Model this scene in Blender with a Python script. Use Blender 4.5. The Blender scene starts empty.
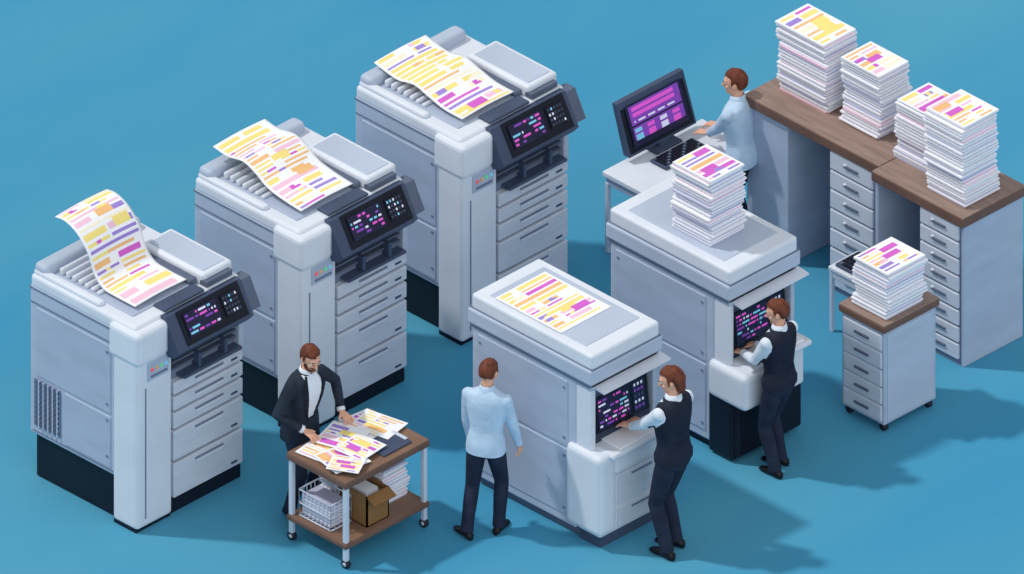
import bpy, bmesh, math, random
from mathutils import Vector, Matrix, noise

# ------------------------------------------------------------------ scale
PX=86.3          # illustration units per metre along the floor axes
PZ=103.5         # illustration units per metre vertically
SE=0.53
EL=math.asin(SE)
sc=bpy.context.scene
try:
    sc.view_settings.view_transform='Standard'
    sc.view_settings.look='None'
except Exception: pass

def G(u,v,z=0.0):
    a=(u-512)/PX; b=(v+z-287)/(PX*SE)
    return Vector(((a+b)/2,(a-b)/2,z/PZ))
def P(x,y,z): return Vector((x/PX,y/PX,z/PZ))

# ------------------------------------------------------------------ materials
def lin(c):
    r=[]
    for k in c:
        k=k/255.0
        r.append(k/12.92 if k<=0.04045 else ((k+0.055)/1.055)**2.4)
    return (r[0],r[1],r[2],1.0)
MATS={}
def mat(name,col,rough=0.55,metal=0.0,var=0.06,scale=3.0,emit=0.0,stretch=(1,1,1),bump=0.0,bscale=25):
    if name in MATS: return MATS[name]
    m=bpy.data.materials.new(name); m.use_nodes=True
    nt=m.node_tree; bs=nt.nodes['Principled BSDF']
    bs.inputs['Roughness'].default_value=rough
    bs.inputs['Metallic'].default_value=metal
    if 'Specular IOR Level' in bs.inputs: bs.inputs['Specular IOR Level'].default_value=0.25
    tc=nt.nodes.new('ShaderNodeTexCoord')
    mp=nt.nodes.new('ShaderNodeMapping'); mp.inputs['Scale'].default_value=stretch
    nt.links.new(tc.outputs['Object'],mp.inputs['Vector'])
    nz=nt.nodes.new('ShaderNodeTexNoise'); nz.inputs['Scale'].default_value=scale; nz.inputs['Detail'].default_value=4
    nt.links.new(mp.outputs['Vector'],nz.inputs['Vector'])
    cr=nt.nodes.new('ShaderNodeValToRGB')
    c=lin(col)
    cr.color_ramp.elements[0].position=0.3; cr.color_ramp.elements[1].position=0.7
    cr.color_ramp.elements[0].color=tuple(max(0,k*(1-var)) for k in c[:3])+(1,)
    cr.color_ramp.elements[1].color=tuple(min(1,k*(1+var)) for k in c[:3])+(1,)
    nt.links.new(nz.outputs['Fac'],cr.inputs['Fac'])
    nt.links.new(cr.outputs['Color'],bs.inputs['Base Color'])
    if emit>0:
        nt.links.new(cr.outputs['Color'],bs.inputs['Emission Color'])
        bs.inputs['Emission Strength'].default_value=emit
    if bump>0:
        n2=nt.nodes.new('ShaderNodeTexNoise'); n2.inputs['Scale'].default_value=bscale
        nt.links.new(mp.outputs['Vector'],n2.inputs['Vector'])
        bp=nt.nodes.new('ShaderNodeBump'); bp.inputs['Strength'].default_value=bump; bp.inputs['Distance'].default_value=0.02
        nt.links.new(n2.outputs['Fac'],bp.inputs['Height'])
        nt.links.new(bp.outputs['Normal'],bs.inputs['Normal'])
    MATS[name]=m
    return m

BODY=mat('body_grey',(184,195,213),var=0.06,scale=2,stretch=(1,1,3))
LITE=mat('body_white',(222,227,236),var=0.05,scale=2)
PANEL=mat('panel_grey',(176,188,208),var=0.07,scale=2,stretch=(1,1,3))
DRAW=mat('drawer_grey',(208,213,224),var=0.06,scale=3,stretch=(1,1,4))
SEAM=mat('seam_grey',(118,130,154),var=0.05)
BLK=mat('black_plastic',(22,26,40),rough=0.4,var=0.2)
SLATE=mat('slate_plastic',(70,82,106),rough=0.45,var=0.12)
DGREY=mat('dark_grey',(92,102,122),rough=0.5,var=0.1)
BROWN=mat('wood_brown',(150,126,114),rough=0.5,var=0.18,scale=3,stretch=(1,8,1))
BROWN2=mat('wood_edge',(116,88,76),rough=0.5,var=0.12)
BROWN3=mat('shelf_brown',(132,102,84),rough=0.5,var=0.15)
CARD=mat('cardboard',(142,104,64),rough=0.8,var=0.1)
FRAME=mat('metal_frame',(205,214,228),rough=0.35,var=0.04)
RUB=mat('rubber',(38,42,54),rough=0.6,var=0.1)
W=mat('paper_white',(248,248,252),rough=0.8,var=0.02)
W2=mat('paper_edge',(196,196,220),rough=0.8,var=0.03)
W3=mat('paper_cream',(252,242,216),rough=0.8,var=0.02)
Y=mat('ink_yellow',(252,228,136),rough=0.8,var=0.05)
O=mat('ink_orange',(247,194,132),rough=0.8,var=0.05)
MG=mat('ink_magenta',(218,104,206),rough=0.8,var=0.06)
PU=mat('ink_purple',(164,138,214),rough=0.8,var=0.06)
PK=mat('ink_pink',(246,200,220),rough=0.8,var=0.05)
SB=mat('screen_navy',(34,34,62),rough=0.25,var=0.2,emit=0.15)
SM=mat('screen_magenta',(214,84,190),rough=0.3,emit=0.4)
SV=mat('screen_violet',(124,66,168),rough=0.3,emit=0.35)
SC=mat('screen_cyan',(120,190,220),rough=0.3,emit=0.35)
SKY=mat('screen_white',(215,215,235),rough=0.3,emit=0.3)
RED=mat('led_red',(230,90,90),emit=0.4); GRN=mat('led_green',(90,200,140),emit=0.4)
SKIN=mat('skin',(232,176,146),rough=0.55,var=0.05,scale=8)
LIP=mat('lip',(190,104,92),var=0.05)
HAIRB=mat('hair_brown',(108,56,38),rough=0.6,var=0.35,scale=30,stretch=(1,1,0.3))
EYEW=mat('eye_white',(240,240,240)); EYED=mat('eye_dark',(40,28,24))
SHIRT=mat('shirt_light_blue',(192,215,236),rough=0.8,var=0.08,scale=7,bump=0.6,bscale=8)
SHIRTW=mat('shirt_white',(228,235,244),rough=0.8,var=0.05,scale=7,bump=0.5,bscale=8)
TROU=mat('trousers_navy',(34,42,62),rough=0.8,var=0.25,scale=7,bump=0.6,bscale=8)
VEST=mat('vest_black',(30,35,52),rough=0.75,var=0.2,scale=7,bump=0.2,bscale=9)
JACK=mat('jacket_charcoal',(36,46,60),rough=0.75,var=0.2,scale=7,bump=0.4,bscale=9)
LAPEL=mat('jacket_lapel',(24,30,42),rough=0.7,var=0.1)
SHOE=mat('shoe_black',(20,20,26),rough=0.35,var=0.1)

# ------------------------------------------------------------------ builder
class B:
    def __init__(s,name):
        s.name=name; s.v=[]; s.f=[]; s.mi=[]; s.sm=[]; s.mats=[]
    def m(s,mt):
        if mt not in s.mats: s.mats.append(mt)
        return s.mats.index(mt)
    def add(s,vs,fs,mt,smooth=False):
        o=len(s.v); s.v.extend([Vector(v) for v in vs])
        lst=isinstance(mt,list)
        for k,f in enumerate(fs):
            s.f.append([o+i for i in f]); s.mi.append(s.m(mt[k] if lst else mt)); s.sm.append(smooth)
    def box(s,x0,x1,y0,y1,z0,z1,mt,bev=0.0,seg=2,M=None,smooth=False):
        a=P(x0,y0,z0); c=P(x1,y1,z1)
        bm=bmesh.new()
        bmesh.ops.create_cube(bm,size=1.0)
        for v in bm.verts:
            v.co=Vector(((a.x+c.x)/2+v.co.x*(c.x-a.x),(a.y+c.y)/2+v.co.y*(c.y-a.y),(a.z+c.z)/2+v.co.z*(c.z-a.z)))
        if bev>0:
            mn=min(c.x-a.x,c.y-a.y,c.z-a.z)
            bmesh.ops.bevel(bm,geom=bm.edges[:],offset=min(bev/PX,mn*0.48),segments=seg,profile=0.5,affect='EDGES',clamp_overlap=True)
        bm.verts.index_update()
        vs=[(M@v.co if M else v.co.copy()) for v in bm.verts]
        fs=[[v.index for v in f.verts] for f in bm.faces]
        bm.free()
        s.add(vs,fs,mt,smooth)
    def prism(s,prof,y0,y1,mt):
        n=len(prof)
        vs=[P(x,y0,z) for x,z in prof]+[P(x,y1,z) for x,z in prof]
        fs=[[i for i in range(n)],[2*n-1-i for i in range(n)]]
        for i in range(n):
            j=(i+1)%n
            fs.append([i,i+n,j+n,j])
        s.add(vs,fs,mt)
    def tube(s,pts,rad,mt,n=10,smooth=True):
        vs,fs=tube_geo([Vector(p) for p in pts],rad,n)
        s.add(vs,fs,mt,smooth)
    def rod(s,a,b,r,mt,n=10):
        s.tube([P(*a),P(*b)],[r/PX,r/PX],mt,n)
    def cells(s,fn,nx,ny,lay,smooth=False):
        vs=[fn(i/nx,j/ny) for j in range(ny+1) for i in range(nx+1)]
        fs=[];ms=[]
        for j in range(ny):
            for i in range(nx):
                a=j*(nx+1)+i
                fs.append([a,a+1,a+nx+2,a+nx+1]); ms.append(lay(i,j))
        s.add(vs,fs,ms,smooth)
    def finish(s,loc=(0,0,0),rot=0.0,scale=1.0):
        me=bpy.data.meshes.new(s.name)
        me.from_pydata([tuple(v) for v in s.v],[],s.f)
        for mt in s.mats: me.materials.append(mt)
        me.polygons.foreach_set('material_index',s.mi)
        me.polygons.foreach_set('use_smooth',s.sm)
        me.update()
        ob=bpy.data.objects.new(s.name,me)
        sc.collection.objects.link(ob)
        ob.location=loc; ob.rotation_euler=(0,0,rot); ob.scale=(scale,)*3
        return ob

def perp(d):
    a=Vector((0,0,1)) if abs(d.z)<0.9 else Vector((0,1,0))
    u=d.cross(a).normalized(); return u,u.cross(d).normalized()
def tube_geo(pts,rad,n=10):
    vs=[];fs=[]
    m=len(pts)
    d0=(pts[1]-pts[0]).normalized(); u,w=perp(d0)
    for k in range(m):
        if k==0: d=pts[1]-pts[0]
        elif k==m-1: d=pts[-1]-pts[-2]
        else: d=(pts[k+1]-pts[k-1])
        d.normalize()
        u=(u-d*u.dot(d)).normalized(); w=u.cross(d).normalized()
        r=rad[k]
        for i in range(n):
            a=2*math.pi*i/n
            vs.append(pts[k]+u*math.cos(a)*r+w*math.sin(a)*r)
    for k in range(m-1):
        for i in range(n):
            j=(i+1)%n
            fs.append([k*n+i,(k+1)*n+i,(k+1)*n+j,k*n+j])
    fs.append([i for i in range(n)]); fs.append([(m-1)*n+n-1-i for i in range(n)])
    return vs,fs
def loft_geo(rings,cap=True):
    n=len(rings[0]); vs=[p for r in rings for p in r]; fs=[]
    for k in range(len(rings)-1):
        for i in range(n):
            j=(i+1)%n
            fs.append([k*n+i,k*n+j,(k+1)*n+j,(k+1)*n+i])
    if cap:
        fs.append([n-1-i for i in range(n)]); b=(len(rings)-1)*n; fs.append([b+i for i in range(n)])
    return vs,fs
def ell_geo(c,r,nu=20,nv=12,R=None):
    vs=[];fs=[]
    c=Vector(c)
    def pt(th,ph):
        p=Vector((r[0]*math.sin(ph)*math.cos(th),r[1]*math.sin(ph)*math.sin(th),r[2]*math.cos(ph)))
        if R: p=R@p
        return c+p
    vs.append(pt(0,0))
    for k in range(1,nv):
        for i in range(nu): vs.append(pt(2*math.pi*i/nu,math.pi*k/nv))
    vs.append(pt(0,math.pi))
    for i in range(nu):
        j=(i+1)%nu; fs.append([0,1+i,1+j])
    for k in range(nv-2):
        for i in range(nu):
            j=(i+1)%nu; a=1+k*nu
            fs.append([a+i,a+nu+i,a+nu+j,a+j])
    e=len(vs)-1; a=1+(nv-2)*nu
    for i in range(nu):
        j=(i+1)%nu; fs.append([a+i,e,a+j])
    return vs,fs
def merge(parts):
    vs=[];fs=[]
    for v,f in parts:
        o=len(vs); vs.extend(v); fs.extend([[o+i for i in q] for q in f])
    return vs,fs
def remesh(vs,fs,voxel,smooth=3,fac=0.5):
    me=bpy.data.meshes.new('tmp'); me.from_pydata([tuple(v) for v in vs],[],fs)
    bm=bmesh.new(); bm.from_mesh(me); bmesh.ops.recalc_face_normals(bm,faces=bm.faces[:]); bm.to_mesh(me); bm.free()
    ob=bpy.data.objects.new('tmp',me); sc.collection.objects.link(ob)
    r=ob.modifiers.new('r','REMESH'); r.mode='VOXEL'; r.voxel_size=voxel
    if smooth:
        q=ob.modifiers.new('s','SMOOTH'); q.iterations=smooth; q.factor=fac
    dg=bpy.context.evaluated_depsgraph_get()
    m2=bpy.data.meshes.new_from_object(ob.evaluated_get(dg))
    ov=[v.co.copy() for v in m2.vertices]; of=[list(p.vertices) for p in m2.polygons]
    bpy.data.objects.remove(ob,do_unlink=True); bpy.data.meshes.remove(m2); bpy.data.meshes.remove(me)
    return ov,of

# ------------------------------------------------------------------ printed page layouts
def page_layout(nx,ny,seed,tr=False):
    if tr:
        f=page_layout(ny,nx,seed); return lambda i,j:f(j,i)
    rng=random.Random(seed); g=[[W for i in range(nx)] for j in range(ny)]
    half=rng.randint(int(nx*.35),int(nx*.6))
    j=1
    while j<ny-1:
        h=rng.choice([1,1,1,2,2]); 
        segs=[(1,half),(half+1,nx-1)] if rng.random()<.65 else [(1,nx-1)]
        for a,c in segs:
            e=c-rng.choice([0,0,1,2,int((c-a)*.3),int((c-a)*.5)])
            col=rng.choice([Y,Y,Y,O,O,MG,PU,PK,PK,W3])
            for jj in range(j,min(ny-1,j+h)):
                for ii in range(a,min(nx-1,e)): g[jj][ii]=col
            if rng.random()<.3:
                q=rng.randint(a,max(a,e-2)); c2=rng.choice([MG,O,PU,Y])
                for jj in range(j,min(ny-1,j+h)):
                    for ii in range(q,min(nx-1,q+rng.choice([2,3,4]))): g[jj][ii]=c2
        j+=h+1
    for k in range(2):
        a=rng.randint(1,max(2,nx-9)); c=rng.randint(1,max(2,ny-7)); col=rng.choice([MG,Y,O])
        for jj in range(c,min(ny-1,c+3)):
            for ii in range(a,min(nx-1,a+7)): g[jj][ii]=col
    return lambda i,j:g[j][i]
def ui_layout(nx,ny,seed):
    rng=random.Random(seed); g=[[SB for i in range(nx)] for j in range(ny)]
    j=1
    while j<ny-1:
        i=1
        while i<nx-1:
            l=rng.choice([1,2,3,5]); c=rng.choice([SM,SM,SV,SC,SKY,SB,SB,SB])
            for ii in range(i,min(nx-1,i+l)): g[j][ii]=c
            i+=l+1
        j+=2
    return lambda i,j:g[j][i]
def catmull(pts,n=40):
    out=[]
    p=[pts[0]]+list(pts)+[pts[-1]]
    m=len(pts)-1
    for k in range(n+1):
        t=k/n*m; i=min(int(t),m-1); t-=i
        a,b,c,d=[Vector(q) for q in p[i:i+4]]
        out.append(0.5*((2*b)+(-a+c)*t+(2*a-5*b+4*c-d)*t*t+(-a+3*b-3*c+d)*t*t*t))
    return out

# ------------------------------------------------------------------ production printers
def printer(F,seed):
    b=B('production_printer')
    b.box(-104,-4,3,102,0,46,BLK,1.5)
    b.box(-107,-18,0,105,44,192,BODY,1.6,2)
    b.box(-100,-26,-0.8,1,104,172,PANEL,0.6)
    b.box(-72,-26,-0.8,1,50,101,PANEL,0.6)
    b.box(-106,-24,-0.5,1,175,176.2,SEAM)
    b.box(-104,-24,-0.4,1,47.5,48.5,SEAM)
    for z in (60,96,112,164):
        b.box(-30,-28,-1.3,-0.6,z,z+2,SEAM)
    b.box(-102,-76,-1.0,0,54,101,SEAM,0.4)
    for k in range(9):
        z=56.5+k*5
        b.box(-100.5,-77.5,-1.8,-0.8,z,z+2.6,DGREY)
    for k in range(5):
        x=-97+k*4.6
        b.box(x,x+1.1,-2.2,-0.8,54,101,PANEL)
    b.box(-22,3,-3,33,3,178,LITE,3.2,3)
    b.box(-21,1,-2,32,0,5,BLK)
    b.box(2.4,4,7,28,148,166,PANEL,0.6)
    for k,mm in enumerate((RED,O,GRN,SC)):
        b.box(3.8,4.6,10+k*4.6,12.2+k*4.6,157,160,mm)
    b.box(3.8,4.6,10,26,151,153,SEAM)
    b.box(2.6,3.4,5,6,12,142,SEAM)
    b.box(-20,-3,33,104,12,140,SEAM)
    for k,(z0,z1) in enumerate(((16,50),(53,82),(85,100),(103,116),(119,131))):
        b.box(-4,2,35,104,z0,z1,DRAW,0.8)
        b.box(1.6,2.6,56,84,z1-6,z1-4,SEAM)
        b.box(2,3.4,56,84,z1-7.5,z1-6,LITE)
        b.box(1.8,2.4,92,98,z0+4,z0+6,SLATE)
    b.box(-22,0,32,104,0,13,BLK,1)
    b.box(-107,-20,102,105,0,44,BLK)
    b.box(-20,-9,33,104,130,172,BLK)
    for k in range(4):
        z=141+k*6.5
        b.box(-9,-1,36,102,z,z+2,DGREY,0.5)
    b.box(-9,6,42,100,133,136,SLATE,1)
    b.box(-9,4,58,61,136,150,SLATE,0.6); b.box(-9,4,84,87,136,150,SLATE,0.6)
    b.box(-20,2,100,105,128,172,BODY,1)
    b.box(-20,0,33,105,166,192,DGREY,1)
    b.box(-26,5,-4,28,166,199,LITE,4,3)
    b.prism([(-8,201),(-8,174),(0,163),(11,165),(16,172),(2,201)],26,101,SLATE)
    b.prism([(-6,200),(-6,182),(4,175),(14,175),(3,200)],101,110,DGREY)
    b.prism([(2.6,201.9),(1.2,200.1),(14.3,173.8),(15.8,175)],36,97,BLK)
    b.box(-8,0,24,40,170,198,DGREY,1)
    def scr(y0,y1,t0,t1,lay,nx,ny):
        a=(3.7,202.1);c=(16.6,175.9)
        def fn(u,v):
            t=t0+(t1-t0)*v
            return P(a[0]+(c[0]-a[0])*t,y0+(y1-y0)*u,a[1]+(c[1]-a[1])*t)
        b.cells(fn,nx,ny,lay)
    scr(40,72,0.12,0.82,ui_layout(22,11,seed),22,11)
    rg=random.Random(seed)
    scr(77,93,0.15,0.8,lambda i,j:(rg.choice([SKY,SLATE,SC,SLATE]) if (i%2==1 and j%2==1) else BLK),11,9)
    b.box(-107,-2,0,105,189,202,LITE,3,3)
    b.box(-107.4,-26,-0.4,20,188.4,189.8,SEAM)
    b.box(-96,-14,10,70,201,203.4,PANEL,1)
    b.box(-107,-94,3,100,198,212,BODY,4,4)
    b.box(-106,-40,2,9,201,206,LITE,2,2)
    for k in range(7):
        x=-90+k*6.2
        b.box(x,x+3,12,64,203,210-k*0.6,LITE,1.2)
    b.box(-70,-8,74,104,201,213,LITE,2.5,3)
    b.box(-66,-12,78,100,212.5,213.8,BODY,1)
    b.box(-74,-14,67,75,202,208,DGREY,1.4)
    b.box(-14,-2,30,70,202,205,SLATE,1)
    b.box(-12,-4,74,100,202,208,DGREY,1)
    return b.finish(F)
def feed_paper(F,prof,seed,y0=16,y1=68):
    b=B('printed_sheet')
    cr=catmull(prof,46)
    lay=page_layout(46,24,seed,True)
    def fn(u,v):
        p=cr[int(round(u*46))]
        return P(p[0],y0+(y1-y0)*v,p[1]+3*math.sin(v*3.1)*0.4)
    b.cells(fn,46,24,lay,True)
    ob=b.finish(F)
    so=ob.modifiers.new('thickness','SOLIDIFY'); so.thickness=0.006; so.offset=1
    return ob
P1=G(137,532); P2=G(301,436); P3=G(462,344)
printer(P1,3); printer(P2,5); printer(P3,8)
feed_paper(P1,[(-18,207.5),(-38,207.5),(-50,209),(-59,219),(-65,236),(-76,250),(-88,256),(-98,255)],11)
feed_paper(P2,[(-16,208),(-34,210),(-50,214),(-62,222),(-74,227),(-90,224),(-104,226)],12)
feed_paper(P3,[(-16,208),(-34,208.5),(-50,213),(-64,217),(-80,213.5),(-92,215),(-104,218)],23)

# ------------------------------------------------------------------ finishing machines
def machine(F,seed,dark):
    b=B('digital_press')
    b.box(-114,-4,4,62,0,12,BLK if dark else DGREY,1)
    b.box(-118,-14,0,66,9,160,BODY,1.6,2)
    b.box(-112,-22,-0.8,1,18,84,PANEL,0.6)
    b.box(-112,-22,-0.8,1,87,152,PANEL,0.6)
    for z in (24,76,94,144):
        b.box(-26,-24,-1.3,-0.6,z,z+2,SEAM); b.box(-110,-108,-1.3,-0.6,z,z+2,SEAM)
    b.box(-119,1,-1,67,157,162,SEAM)
    b.box(-120,4,-3,69,161,176,BODY,1.6,2)
    b.box(-118,3,-1,67,175,190,LITE,2.4,3)
    b.box(-119,3.5,-1.5,67.5,175.4,176.8,SEAM)
    b.box(-106,-10,6,60,189.5,190.8,BODY,0.6)
    b.box(-14,1,0,66,152,160,BODY,1)
    b.box(-14,1,0,5,90,154,LITE,1)
    b.box(-14,1,62,66,90,154,BODY,1)
    b.box(-14,-9,4,63,92,154,BLK)
    b.box(-9,-2,5,62,144,152,DGREY,1)
    b.box(-9,-4,5,62,140,142,SLATE)
    for k in range(5):
        b.box(-9,-2,5,62,96+k*2.2,97+k*2.2,SLATE)
    b.prism([(-9,139),(-9,106),(-1,106),(-4,139)],8,60,BLK)
    b.cells(lambda u,v:P(-0.6-3.0*v,10+32*u,108+29*v),23,15,ui_layout(23,15,seed))
    b.cells(lambda u,v:P(-0.6-3.0*v,45+12*u,108+29*v),7,11,lambda i,j:((SKY,SV,SLATE)[(i*3+j)%3] if (i%2==1 and j%2==1) else SB))
    b.prism([(0,157),(0,155.4),(11,154),(11,155.6)],3,70,LITE)
    b.box(-8,19,5,66,90,96,LITE,2,2)
    b.box(-6,16,14,60,96,97.6,W,0.4)
    if dark:
        b.box(-18,21,-4,30,58,94,LITE,5,4)
        b.box(-14,10,0,64,6,86,BLK,2)
        b.box(-14,13,28,64,50,88,LITE,3,3)
        b.box(-18,6,-2,18,2,60,BLK,2)
        b.box(10,11,34,60,64,65.2,SEAM)
    else:
        b.box(-14,10,0,66,10,90,LITE,3,3)
        b.box(-22,14,-4,14,14,94,LITE,5,4)
        b.box(-14,14,12,66,70,90,LITE,3,3)
        for z0,z1 in ((15,34),(37,67)):
            b.box(9,11.6,17,64,z0,z1,DRAW,0.8)
            b.box(11.3,12.3,30,50,z1-5,z1-3.4,SEAM)
        b.box(-12,8,2,64,0,11,SLATE)
    return b.finish(F)
FA=G(590,545); FB=G(728,460)
machine(FA,4,False); machine(FB,9,True)
def flat_sheet(name,loc,x0,x1,y0,y1,z,seed,rot=0,nx=22,ny=26,tr=False):
    b=B(name)
    c=P((x0+x1)/2,(y0+y1)/2,0); w=(x1-x0)/PX; h=(y1-y0)/PX
    b.cells(lambda u,v:Vector(((u-.5)*w,(v-.5)*h,0.004)),nx,ny,page_layout(nx,ny,seed,tr))
    vs=[Vector((sx*w/2,sy*h/2,zz)) for zz in (0,0.0038) for sx,sy in ((-1,-1),(1,-1),(1,1),(-1,1))]
    b.add(vs,[[3,2,1,0],[0,1,5,4],[1,2,6,5],[2,3,7,6],[3,0,4,7]],W)
    o=loc+c; o.z=z/PZ
    return b.finish(o,rot)
flat_sheet('printed_sheet',FA,-100,-34,5,55,191.0,31,0,36,24,True)

# ------------------------------------------------------------------ paper stacks
def stack(loc,z0,x0,x1,y0,y1,h,seed,top=True):
    b=B('paper_stack'); rng=random.Random(seed)
    z=0; step=1.6
    n=int(h/step)
    ox=oy=0
    for k in range(n):
        if k%6==0: ox=rng.uniform(-1.5,1.5); oy=rng.uniform(-1.5,1.5)
        jx=ox+rng.uniform(-1.0,1.0); jy=oy+rng.uniform(-1.0,1.0)
        e=0 if k%2 else 0.9
        b.box(x0+jx+e,x1+jx-e,y0+jy+e,y1+jy-e,z,z+step*0.98,W if k%2 else (W2 if rng.random()<.8 else PK))
        z+=step
    if top:
        b.cells(lambda u,v:P(x0+jx+(x1-x0)*u,y0+jy+(y1-y0)*v,z+0.3),18,18,page_layout(18,18,seed+5,True))
    o=loc.copy(); o.z=z0/PZ
    return b.finish(o)
stack(FB,190.9,-66,-28,10,44,68,1)

# ------------------------------------------------------------------ counters on the right
D2=G(963,368)
D1=D2+P(-92,8,0)
def counter(F,L,D,H,panels,peds,name='office_counter'):
    b=B(name)
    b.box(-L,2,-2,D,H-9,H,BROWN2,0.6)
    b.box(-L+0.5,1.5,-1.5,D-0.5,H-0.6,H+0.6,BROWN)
    b.box(-3,0,1,D-2,0,H-9,PANEL,0.6)
    b.box(-L+1,-L+4,1,D-2,0,H-9,PANEL,0.6)
    b.box(-L+4,-3,D-6,D-3,0,H-9,PANEL)
    for x0,x1 in panels:
        b.box(x0,x1,1,D-6,0,H-9,PANEL,0.6)
    for x0,x1,n in peds:
        b.box(x0,x1,1,D-6,0,H-9,SEAM)
        hh=(H-9-6)/n
        for k in range(n):
            z=6+k*hh
            b.box(x0+1.5,x1-1.5,-0.8,2,z,z+hh-2,DRAW,0.8)
            xm=(x0+x1)/2
            b.box(xm-7,xm+7,-2.2,-0.6,z+hh*0.5-1,z+hh*0.5+1,DGREY,0.3)
            b.box(xm-7,xm-5,-2.2,-0.6,z+hh*0.5-1,z+hh*0.5+2,LITE)
    return b.finish(F)
counter(D2,90,62,150,[],[(-44,-3,8)])
counter(D1,134,62,150,[(-130,-92)],[(-50,-4,7)])
stack(D1,150.7,-122,-74,20,53,68,2)
stack(D1,150.7,-60,-22,22,52,64,3)
stack(D2,150.7,-92,-54,24,56,56,4)
stack(D2,150.7,-46,-8,8,43,81,6)

# rolling cabinet
RC=G(884,434)
b=B('rolling_drawer_cabinet')
b.box(-42,0,0,52,8,101,PANEL,0.8)
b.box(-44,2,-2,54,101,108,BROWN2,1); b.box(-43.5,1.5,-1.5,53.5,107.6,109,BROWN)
for k in range(5):
    z=11+k*17.6
    b.box(-40,-2,-1.2,1,z,z+15.8,DRAW,0.9)
    b.box(-28,-14,-2.6,-1,z+7,z+9,DGREY,0.3)
b.box(-0.5,0.8,3,49,11,98,BODY,0.6)
for x in (-38,-4):
    for y in (4,48):
        b.rod((x,y-1.5,3.6),(x,y+1.5,3.6),3.2,RUB,12)
        b.box(x-1,x+1,y-1,y+1,4,9,DGREY)
b.finish(RC)
stack(RC,109.1,-36,-2,6,44,46,7)

# side table with calculator keyboard
ST=G(868,352)
b=B('side_table')
b.box(-40,0,0,30,61,65,LITE,0.8)
b.box(-39,-1,1,29,54,61,DRAW,0.6)
for x in (-38,-2):
    for y in (2,28):
        b.box(x-1.4,x+1.4,y-1.4,y+1.4,0,60,FRAME,0.4)
b.finish(ST)
def keyboard(loc,z,x0,x1,y0,y1,nx,ny,name='keyboard'):
    b=B(name)
    b.box(x0,x1,y0,y1,0,3,SLATE,0.8)
    for i in range(nx):
        for j in range(ny):
            a=x0+1.5+(x1-x0-3)*i/nx; c=y0+1.5+(y1-y0-3)*j/ny
            b.box(a,a+(x1-x0-3)/nx*0.72,c,c+(y1-y0-3)/ny*0.72,3,4,BLK if (i+j)%5 else DGREY)
    o=loc.copy(); o.z=z/PZ
    return b.finish(o)
keyboard(ST,65.1,-36,-6,3,27,6,5,'desk_calculator')

# ------------------------------------------------------------------ computer desk
CD=G(647,276)
b=B('computer_desk')
b.box(-45,0,0,100,76,81,LITE,0.8)
b.box(-43,-2,2,98,68,76,PANEL,0.6)
for x in (-42,-3):
    for y in (3,97):
        b.box(x-1.6,x+1.6,y-1.6,y+1.6,0,70,FRAME,0.5)
b.box(-42,-3,2,4,10,13,FRAME); b.box(-42,-3,96,98,10,13,FRAME)
b.finish(CD)
b=B('computer_monitor')
b.box(-44,-32,42,68,0,2.2,SLATE,0.8)
b.prism([(-43,2),(-37,2),(-42,26),(-47,26)],50,60,SLATE)
b.prism([(-43.5,6),(-37.5,6),(-51,52),(-55,52)],20,87,SLATE)
b.prism([(-38.5,8.2),(-37.6,8.4),(-50.6,50.4),(-51.6,50.2)],22,85,BLK)
def mon(i,j):
    if i<=1 or i>=38 or j<=0 or j>=21: return SB
    if 14<=j<=19: return SM if (3<i<34 and j in (15,16,18,19)) else SV
    if j in (11,12) and 3<i<34: return SKY if (i%7<5 and j==12) else SV
    if 3<=j<=8 and (i%9 in (3,4,5,6,7)): return (SC,SM,SKY,SM)[(i//9)%4] if j!=6 else SV
    return SB if j in (10,1,2) else SV
b.cells(lambda u,v:P(-37.8-10.9*v,26+55*u,12.5+35*v),40,22,mon)
b.finish(CD+P(0,0,81.2))
keyboard(CD,81.2,-29,-13,32,74,5,13)

# ------------------------------------------------------------------ cart table
CT=G(346,571)
b=B('utility_cart')
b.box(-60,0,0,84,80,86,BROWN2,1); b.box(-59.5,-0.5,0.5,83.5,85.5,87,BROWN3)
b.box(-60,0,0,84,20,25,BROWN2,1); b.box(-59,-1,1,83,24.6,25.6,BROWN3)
for x in (-57,-3):
    for y in (3,81):
        b.box(x-1.8,x+1.8,y-1.8,y+1.8,7,82,FRAME,0.6)
        b.rod((x,y-1.6,3.9),(x,y+1.6,3.9),3.4,RUB,14)
        b.rod((x,y-1.9,3.9),(x,y+1.9,3.9),1.6,FRAME,10)
        b.box(x-1.4,x+1.4,y-1.2,y+1.2,4,9,DGREY)
b.finish(CT)
b=B('wire_basket')
for k in range(9):
    x=-52+k*4
    b.rod((x,5,0.5),(x,5,26),0.3,FRAME,6); b.rod((x,25,0.5),(x,25,26),0.3,FRAME,6)
for k in range(6):
    y=5+k*4
    b.rod((-52,y,0.5),(-52,y,26),0.3,FRAME,6); b.rod((-20,y,0.5),(-20,y,26),0.3,FRAME,6)
for z in (0.7,13,26):
    for a,c in (((-52,5,z),(-20,5,z)),((-52,25,z),(-20,25,z)),((-52,5,z),(-52,25,z)),((-20,5,z),(-20,25,z))):
        b.rod(a,c,0.6,FRAME,6)
for k in range(9):
    x=-52+k*4; b.rod((x,5,0.6),(x,25,0.6),0.4,FRAME,6)
for k in range(13): b.box(-50,-22,7,23,1.4+k*1.6,2.8+k*1.6,W if k%2 else W2)
b.finish(CT+P(0,0,25.8))
b=B('cardboard_box')
b.box(-34,-6,27,49,0,1,CARD)
b.box(-34,-32.8,27,49,0,30,CARD); b.box(-7.2,-6,27,49,0,30,CARD)
b.box(-34,-6,27,28.2,0,30,CARD); b.box(-34,-6,47.8,49,0,30,CARD)
b.prism([(-6,30),(-6,29),(1,24),(1.5,25)],27,49,CARD)
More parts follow.
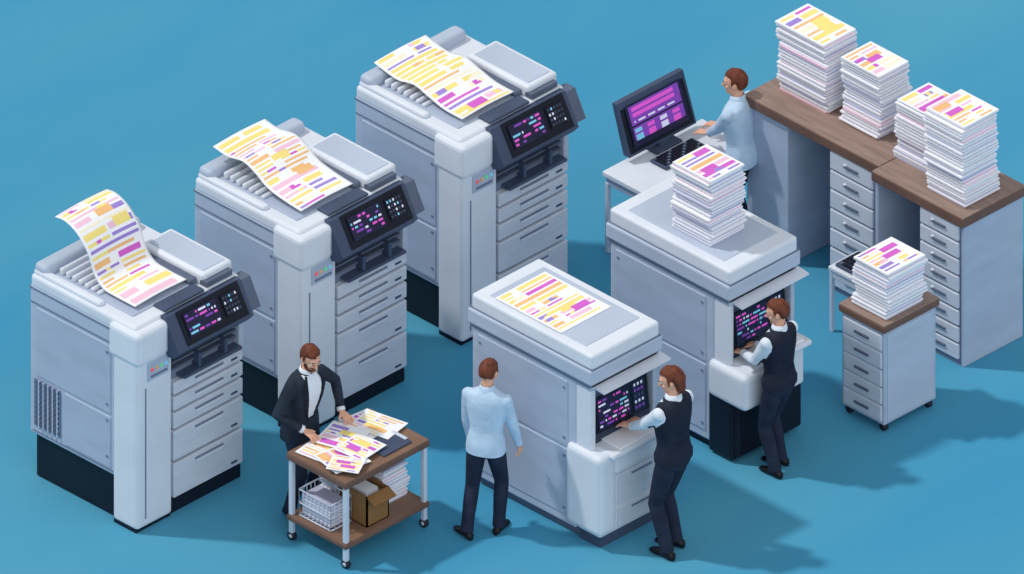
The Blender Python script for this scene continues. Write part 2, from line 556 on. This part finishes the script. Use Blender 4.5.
b.box(-30,-10,30,46,1,25,W2); b.box(-28,-12,32,44,25,29,W)
b.finish(CT+P(0,0,25.7))
stack(CT,25.7,-52,-16,54,78,34,14,False)
stack(CT,25.7,-56,-38,28,50,34,15,False)
b=B('clipboard')
b.box(-28,-6,44,72,0,1.6,SLATE,0.5); b.box(-24,-10,69,72,1.6,3,FRAME,0.4)
b.finish(CT+P(0,0,87.2))
for k,(x,y,w,h,r,zz) in enumerate(((-40,20,34,28,0.15,88.0),(-24,20,30,30,-0.2,89.2),(-44,40,30,32,0.3,90),(-24,38,26,28,0.1,91),(-44,66,34,26,-0.12,88),(-38,70,34,26,0.2,89.2),(-14,14,24,20,0.5,92))):
    flat_sheet('printed_sheet',CT,x-w/2,x+w/2,y-h/2,y+h/2,zz,50+k,r,16,16)

# ------------------------------------------------------------------ people
def rotm(yaw=0,pitch=0,roll=0):
    return Matrix.Rotation(yaw,3,'Z')@Matrix.Rotation(pitch,3,'X')@Matrix.Rotation(roll,3,'Y')
def ik(a,t,l1,l2,bend):
    d=t-a; L=d.length
    if L>(l1+l2)*0.995: t=a+d.normalized()*(l1+l2)*0.995; d=t-a; L=d.length
    x=(l1*l1-l2*l2+L*L)/(2*L); h=math.sqrt(max(0,l1*l1-x*x))
    n=d.normalized(); bb=bend-n*bend.dot(n); bb.normalize()
    return a+n*x+bb*h, t
def se_ring(c,w,d,n=24,pw=2.4):
    out=[]
    for i in range(n):
        a=2*math.pi*i/n
        ca,sa=math.cos(a),math.sin(a)
        out.append(Vector((c[0]+w*math.copysign(abs(ca)**(2/pw),ca),c[1]+d*math.copysign(abs(sa)**(2/pw),sa),c[2])))
    return out

def hand(b,wr,d,n,th,curl):
    d=d.normalized(); n=(n-d*n.dot(d)).normalized(); s=n.cross(d)
    if s.dot(th)<0: s=-s
    th=s
    parts=[]
    def ring(c,w,t,k=14):
        return [c+th*w*math.cos(2*math.pi*i/k)+n*t*math.sin(2*math.pi*i/k) for i in range(k)]
    parts.append(loft_geo([ring(wr-d*0.03,.024,.02),ring(wr,.026,.019),ring(wr+d*.03,.036,.017),ring(wr+d*.07,.042,.015),ring(wr+d*.095,.040,.012),ring(wr+d*.1,.03,.007)]))
    for off,L,sp in ((.033,.074,.14),(.0115,.084,.04),(-.0105,.078,-.05),(-.032,.06,-.16)):
        p=wr+d*.086+th*off; dd=(d+th*sp).normalized()
        pts=[p-dd*.01,p]; ang=0
        for q,fr in enumerate((.45,.3,.25)):
            ang+=curl*(0.7 if q==0 else 1)
            dr=(dd*math.cos(ang)+n*math.sin(ang)); p=p+dr*L*fr; pts.append(p)
        parts.append(tube_geo(pts,[.0095,.0095,.009,.0082,.0068],8))
    p=wr+d*.025+th*.024; dr=(d*.62+th*.75+n*.15).normalized(); pts=[p-dr*.01,p]
    for q in range(2):
        p=p+dr*(.04 if q==0 else .032); pts.append(p); dr=(dr+d*.35+n*curl*.5).normalized()
    parts.append(tube_geo(pts,[.013,.013,.0115,.0085],8))
    v,f=remesh(*merge(parts),0.0034,1,0.4)
    b.add(v,f,SKIN,True)

def head(b,c,R,hair,long_hair,beard):
    def tr(v): return [c+R@x for x in v]
    parts=[ell_geo((0,-.008,.022),(.075,.094,.098)),ell_geo((0,.022,-.05),(.056,.066,.068)),
           ell_geo((0,.07,-.088),(.024,.02,.018)),
           ell_geo((.079,-.006,-.004),(.012,.02,.032)),ell_geo((-.079,-.006,-.004),(.012,.02,.032)),
           tube_geo([Vector((0,.082,.03)),Vector((0,.096,.0)),Vector((0,.108,-.022)),Vector((0,.09,-.032))],[.009,.012,.016,.012],10),
           ell_geo((0,.078,.036),(.05,.016,.012)),ell_geo((.04,.062,-.02),(.02,.02,.02)),ell_geo((-.04,.062,-.02),(.02,.02,.02))]
    v,f=remesh(*merge(parts),0.006,2,0.5)
    b.add(tr(v),f,SKIN,True)
    for sx in (-1,1):
        v,f=ell_geo((sx*.031,.08,.012),(.0145,.009,.0085),12,8); b.add(tr(v),f,EYEW,True)
        v,f=ell_geo((sx*.031,.0865,.011),(.0066,.004,.0075),10,6); b.add(tr(v),f,EYED,True)
        v,f=ell_geo((sx*.032,.089,.034),(.019,.006,.0045),12,6); b.add(tr(v),f,hair,True)
    v,f=ell_geo((0,.086,-.052),(.022,.008,.0075),12,6); b.add(tr(v),f,LIP,True)
    low=-.115 if long_hair else -.078
    cx=Vector((0,-.014,.026)); rr=(.087,.106,.112)
    vs=[]; nu,nv=48,36
    base,fs=ell_geo((0,0,0),rr,nu,nv)
    for p in base:
        yy=p.y; zz=p.z
        if yy>.045: h=.058-(.012 if p.x>0 else 0)
        elif yy>.012: h=-.03 if abs(p.x)>.05 and yy<.03 else .045
        elif yy>-.03: h=.012
        else: h=low
        k=1.0 if zz>h else 0.86
        st=noise.noise(Vector((p.x*60,p.y*25,p.z*18)))*0.035
        if long_hair and zz<0 and k==1.0: k=1.06
        if yy>.02 and zz>.06: k+=.05
        vs.append(cx+p*(k+st))
    b.add(tr(vs),fs,hair,True)
    if long_hair:
        v,f=ell_geo((0,-.062,-.05),(.07,.045,.075),20,12); b.add(tr(v),f,hair,True)
    if beard:
        base,fs=ell_geo((0,0,0),(.063,.074,.078),40,28)
        vs=[]
        for p in base:
            q=Vector((0,.022,-.05))+p
            on=(q.z<-.062) or (q.z<.0 and q.y<.055 and q.y>-.01) or (q.z<-.034 and q.z>-.044 and q.y>.05)
            if q.y<-.015: on=False
            k=1.0 if on else .85
            vs.append(Vector((0,.022,-.05))+p*(k+noise.noise(p*70)*.03))
        b.add(tr(vs),fs,hair,True)

def person(name,u,v,theta,top,hands,feet,lean=0.0,hyaw=0.0,hpitch=0.0,hs=1.0,long_hair=False,beard=False,twist=0.0,hdirs=None,curl=0.35,elb=None):
    loc=G(u,v); Rz=Matrix.Rotation(theta,3,'Z'); Ri=Rz.inverted()
    b=B(name)
    RT=Matrix.Rotation(twist,3,'Z')@Matrix.Rotation(-lean,3,'X'); piv=Vector((0,0,.95))
    T=lambda p:piv+RT@(Vector(p)-piv)
    RTi=RT.inverted(); TI=lambda p:piv+RTi@(p-piv)
    slv={'shirt':SHIRT,'vest':SHIRTW,'jacket':JACK}[top]
    parts=[]
    bulk=1.06 if top=='jacket' else 1.02
    secs=[(.84,.135,.10,0),(.88,.158,.112,-.005),(.95,.162,.115,-.008),(1.04,.148,.104,0),(1.12,.15,.106,.004),(1.22,.166,.116,.008),(1.32,.182,.122,.006),(1.40,.186,.115,0),(1.45,.165,.095,-.004),(1.485,.11,.075,-.006),(1.51,.065,.06,-.004)]
    rings=[[T(p) if z>.9 else p for p in se_ring((0,yo,z),w*bulk,d*bulk)] for z,w,d,yo in secs]
    parts.append(loft_geo(rings))
    segs=[]
    hipL,hipR=Vector((-.085,0,.90)),Vector((.085,0,.90))
    for hp,ft in ((hipL,feet[0]),(hipR,feet[1])):
        fx,fy,fang,fz=ft
        ank=Vector((fx,fy,.085+fz))
        fd=Vector((math.sin(fang),math.cos(fang),0))
        kn,ank=ik(hp,ank,.44,.41,fd*.4+Vector((0,1,0)))
        cal=kn+(ank-kn)*.35
        parts.append(tube_geo([hp+Vector((0,0,.03)),hp.lerp(kn,.25),hp.lerp(kn,.6),kn,cal,kn.lerp(ank,.75),ank+Vector((0,0,-.03))],[.085,.09,.078,.066,.066,.058,.06],16))
        segs.append((hp,kn,.08,'t')); segs.append((kn,ank,.06,'t'))
        s=Vector((fd.y,-fd.x,0)); k=14; rg=[]
        for t,w,h in ((-.075,.02,.03),(-.065,.034,.075),(-.02,.038,.085),(.04,.04,.07),(.10,.047,.05),(.155,.042,.038),(.19,.022,.025)):
            cc=Vector((fx,fy,fz))+fd*t
            rg.append([cc+s*w*math.cos(2*math.pi*i/k)+Vector((0,0,h*.5+h*.5*math.sin(2*math.pi*i/k))) for i in range(k)])
        vv,ff=loft_geo(rg); b.add(vv,ff,SHOE,True)
    arms=[]
    for sx,hd,i in ((-1,hands[0],0),(1,hands[1],1)):
        sh=T((sx*.178,0,1.415))
        if hd[0]=='w':
            w=Ri@(G(hd[1],hd[2],hd[3])-loc)/hs
        else: w=Vector(hd[1:4])
        bend=Vector((sx*.5,-.6,-.6)) if elb is None else Vector(elb[i])
        el,w=ik(sh,w,.30,.265,bend)
        parts.append(tube_geo([sh+Vector((-sx*.05,0,.01)),sh,sh.lerp(el,.35),el,el.lerp(w,.3),w],[.055,.062,.058,.05,.048,.036],14))
        parts.append(ell_geo(sh,(.06,.058,.06),14,10))
        segs.append((sh,el,.05,'a')); segs.append((el,w,.04,'a'))
        arms.append((sh,el,w,sx))
    v_,f_=remesh(*merge(parts),0.0085,5,0.5)
    def near(c):
        best=None;bd=9
        for a,e,r,k in segs:
            d=e-a; t=max(0,min(1,(c-a).dot(d)/d.dot(d)))
            q=(c-(a+d*t)).length-r
            if q<bd: bd=q;best=k
        return best,bd
    waist={'shirt':.90,'vest':.94,'jacket':.86}[top]
    fm=[]
    for f in f_:
        c=Vector((0,0,0))
        for i in f: c+=v_[i]
        c/=len(f); q=TI(c) if c.z>.93 else c
        k,bd=near(c)
        tor=math.sqrt((q.x/.168)**2+(q.y/.125)**2)
        arm=(k=='a' and bd<.03 and (abs(q.x)>.172 or abs(q.y)>.135 or q.z<.80))
        if arm: m=slv
        elif q.z>waist:
            if top=='shirt': m=SHIRT
            elif top=='vest':
                m=VEST
                if q.y>.0 and abs(q.x)<(q.z-1.16)*.3 and q.z<1.49: m=SHIRTW
            else:
                m=JACK
                if q.y>.0 and q.z<1.5 and abs(q.x)<.03+(q.z-1.02)*.14 and q.z>.98 and abs(q.x)<.09: m=SHIRTW
        else: m=TROU
        fm.append(m)
    b.add(v_,f_,fm,True)
    hm={'shirt':SHIRT,'vest':VEST,'jacket':JACK}[top]
    hz={'shirt':.875,'vest':.92,'jacket':.80}[top]
    rg=[]
    for z,w,d in ((hz,.176,.128),(hz+.06,.176,.13),(1.0,.166,.120),(1.06,.152,.108),(1.1,.146,.102)):
        r=se_ring((0,-.004,z),w*bulk,d*bulk,28)
        rg.append([ T(p) if z>.9 else p for p in r])
    vv,ff=loft_geo(rg,False)
    if top!='shirt':
        ff=[f for f in ff if not (abs(sum(vv[i].x for i in f)/4)<.02 and sum(vv[i].y for i in f)/4>0)]
    b.add(vv,ff,hm,True)
    nb=T((0,-.005,1.48)); hc=T((0,.012,1.655))+Vector((0,.018*math.sin(max(0,-hpitch)),-.02*abs(hpitch)))
    RH=Matrix.Rotation(twist,3,'Z')@rotm(hyaw,hpitch)
    b.tube([nb,nb.lerp(hc,.4),hc+RH@Vector((0,-.02,-.03))],[.058,.052,.05],SKIN,16)
    cm=SHIRT if top=='shirt' else SHIRTW
    rg=[[T(p) for p in se_ring((0,-.004,z),w,w*.95,20,pw=2.0)] for z,w in ((1.485,.082),(1.51,.074),(1.545,.064),(1.545,.058),(1.50,.06))]
    vv,ff=loft_geo(rg,False)
    ff=[f for f in ff if not (abs(sum(TI(vv[i]).x for i in f)/4)<.012 and sum(TI(vv[i]).y for i in f)/4>0)]
    b.add(vv,ff,cm,True)
    if top=='jacket':
        for sx in (-1,1):
            inn=[(.028,1.02),(.05,1.14),(.073,1.27),(.085,1.37),(.08,1.45),(.06,1.50)]
            out=[(.034,1.02),(.08,1.14),(.118,1.27),(.145,1.385),(.12,1.44),(.075,1.50)]
            def onch(x,z):
                for a_,c_ in zip(secs[:-1],secs[1:]):
                    if a_[0]<=z<=c_[0]:
                        t=(z-a_[0])/(c_[0]-a_[0]); w_=(a_[1]+(c_[1]-a_[1])*t)*bulk; d_=(a_[2]+(c_[2]-a_[2])*t)*bulk; y_=a_[3]+(c_[3]-a_[3])*t
                        return y_+d_*max(0,1-(min(x,w_*.98)/w_)**2.4)**(1/2.4)+.010
                return .08
            vs=[]
            for (x0,z0),(x1,z1) in zip(inn,out):
                xm=(x0+x1)/2; zm=(z0+z1)/2
                for x,z in ((x0,z0),(xm,zm),(x1,z1)): vs.append(T((sx*x,onch(x,z),z)))
            fs=[]
            for k in range(5):
                for q in range(2):
                    a=k*3+q; fs.append([a,a+1,a+4,a+3])
            b.add(vs,fs,LAPEL,True)
    head(b,hc,RH,HAIRB,long_hair,beard)
    for i,(sh,el,w,sx) in enumerate(arms):
        fd=(w-el).normalized()
        b.tube([w-fd*.02,w+fd*.012],[.038,.037],cm if top!='shirt' else SHIRT,14)
        hdv=hdirs[i] if hdirs else None
        if hdv:
            d,n,th=[Vector(x) for x in hdv]
        else:
            d=fd; n=Vector((-sx,0,0)); th=Vector((0,1,0))
        hand(b,w+fd*.02,d,n,th,curl)
    return b.finish(loc,theta,hs)

fwdL=((0,1,-.12),(0,0,-1),(1,0,0)); fwdR=((0,1,-.12),(0,0,-1),(-1,0,0))
H=math.pi/2
person('bearded_man_in_suit',300,512,-H,'jacket',(('w',341,409,98),('w',302,429,98)),((-.11,.0,-.15,0),(.11,-.02,.15,0)),
       lean=.16,hyaw=-.25,hpitch=-.3,hs=.94,beard=True,hdirs=(((.15,1,-.25),(0,0,-1),(1,0,0)),((-.15,1,-.25),(0,0,-1),(-1,0,0))),elb=((-1,-.6,-.1),(1,-.6,-.1)))
person('man_in_light_shirt',486,533,.45,'shirt',(('l',-.20,.16,.84),('l',.24,.20,.86)),((-.14,-.12,-.9,0),(.10,.06,.1,0)),
       lean=.06,hyaw=.0,hpitch=-.5,hs=.92,curl=.4)
person('man_in_vest',673,552,H+.1,'vest',(('w',628,428,104),('w',640,423,104)),((-.10,-.02,.1,0),(.09,.04,-.2,0)),
       lean=.0,hyaw=.55,hpitch=-.25,hs=1.0,long_hair=True,hdirs=(fwdL,fwdR),elb=((-.4,-.3,-1),(.4,-.3,-1)))
person('man_in_vest',779,470,H+.1,'vest',(('w',744,353,104),('w',757,345,104)),((-.10,-.04,.1,0),(.09,.05,-.2,0)),
       lean=.0,hyaw=.55,hpitch=-.25,hs=.92,hdirs=(fwdL,fwdR),elb=((-.4,-.3,-1),(.4,-.3,-1)))
person('man_in_light_shirt',742,247,H+.25,'shirt',(('w',704,138,87),('w',714,130,87)),((-.10,-.02,.1,0),(.12,.02,-.1,0)),
       lean=.08,hyaw=.35,hpitch=-.1,hs=.95,hdirs=(fwdL,fwdR),elb=((-.4,-.3,-1),(.4,-.3,-1)))

# ------------------------------------------------------------------ floor
fm=bpy.data.materials.new('floor_blue'); fm.use_nodes=True
nt=fm.node_tree; bs=nt.nodes['Principled BSDF']; bs.inputs['Roughness'].default_value=0.9
bs.inputs['Specular IOR Level'].default_value=0.1
tc=nt.nodes.new('ShaderNodeTexCoord'); nz=nt.nodes.new('ShaderNodeTexNoise'); nz.inputs['Scale'].default_value=0.35; nz.inputs['Detail'].default_value=5
mp=nt.nodes.new('ShaderNodeMapping'); mp.inputs['Rotation'].default_value=(0,0,math.radians(45)); mp.inputs['Scale'].default_value=(1,0.4,1)
nt.links.new(tc.outputs['Object'],mp.inputs['Vector']); nt.links.new(mp.outputs['Vector'],nz.inputs['Vector'])
cr=nt.nodes.new('ShaderNodeValToRGB'); cr.color_ramp.elements[0].position=.3; cr.color_ramp.elements[1].position=.7
cr.color_ramp.elements[0].color=lin((60,145,186)); cr.color_ramp.elements[1].color=lin((86,160,186))
nt.links.new(nz.outputs['Fac'],cr.inputs['Fac']); nt.links.new(cr.outputs['Color'],bs.inputs['Base Color'])
b=B('floor'); b.add([(-25,-25,0),(25,-25,0),(25,25,0),(-25,25,0)],[[0,1,2,3]],fm); b.finish()

# ------------------------------------------------------------------ light
w=bpy.data.worlds.new('World'); sc.world=w; w.use_nodes=True
bg=w.node_tree.nodes['Background']; bg.inputs['Color'].default_value=(0.86,0.93,1.0,1); bg.inputs['Strength'].default_value=0.55
def sun(name,frm,st,ang,col):
    l=bpy.data.lights.new(name,'SUN'); l.energy=st; l.angle=math.radians(ang); l.color=col
    o=bpy.data.objects.new(name,l); sc.collection.objects.link(o)
    o.rotation_euler=Vector(frm).to_track_quat('Z','Y').to_euler(); o.location=Vector(frm)*10
sun('key_sun',(-.75,-.55,1.35),1.8,3,(1,.98,.95))
sun('fill_sun',(1,-.35,.6),0.8,60,(.97,.98,1))

# ------------------------------------------------------------------ camera
cam=bpy.data.cameras.new('camera'); co=bpy.data.objects.new('camera',cam); sc.collection.objects.link(co)
cam.type='ORTHO'; cam.ortho_scale=1024/122.05
d=Vector((math.cos(EL)/math.sqrt(2),-math.cos(EL)/math.sqrt(2),math.sin(EL)))
co.location=d*30
co.rotation_euler=d.to_track_quat('Z','Y').to_euler(); cam.clip_end=100
sc.camera=co
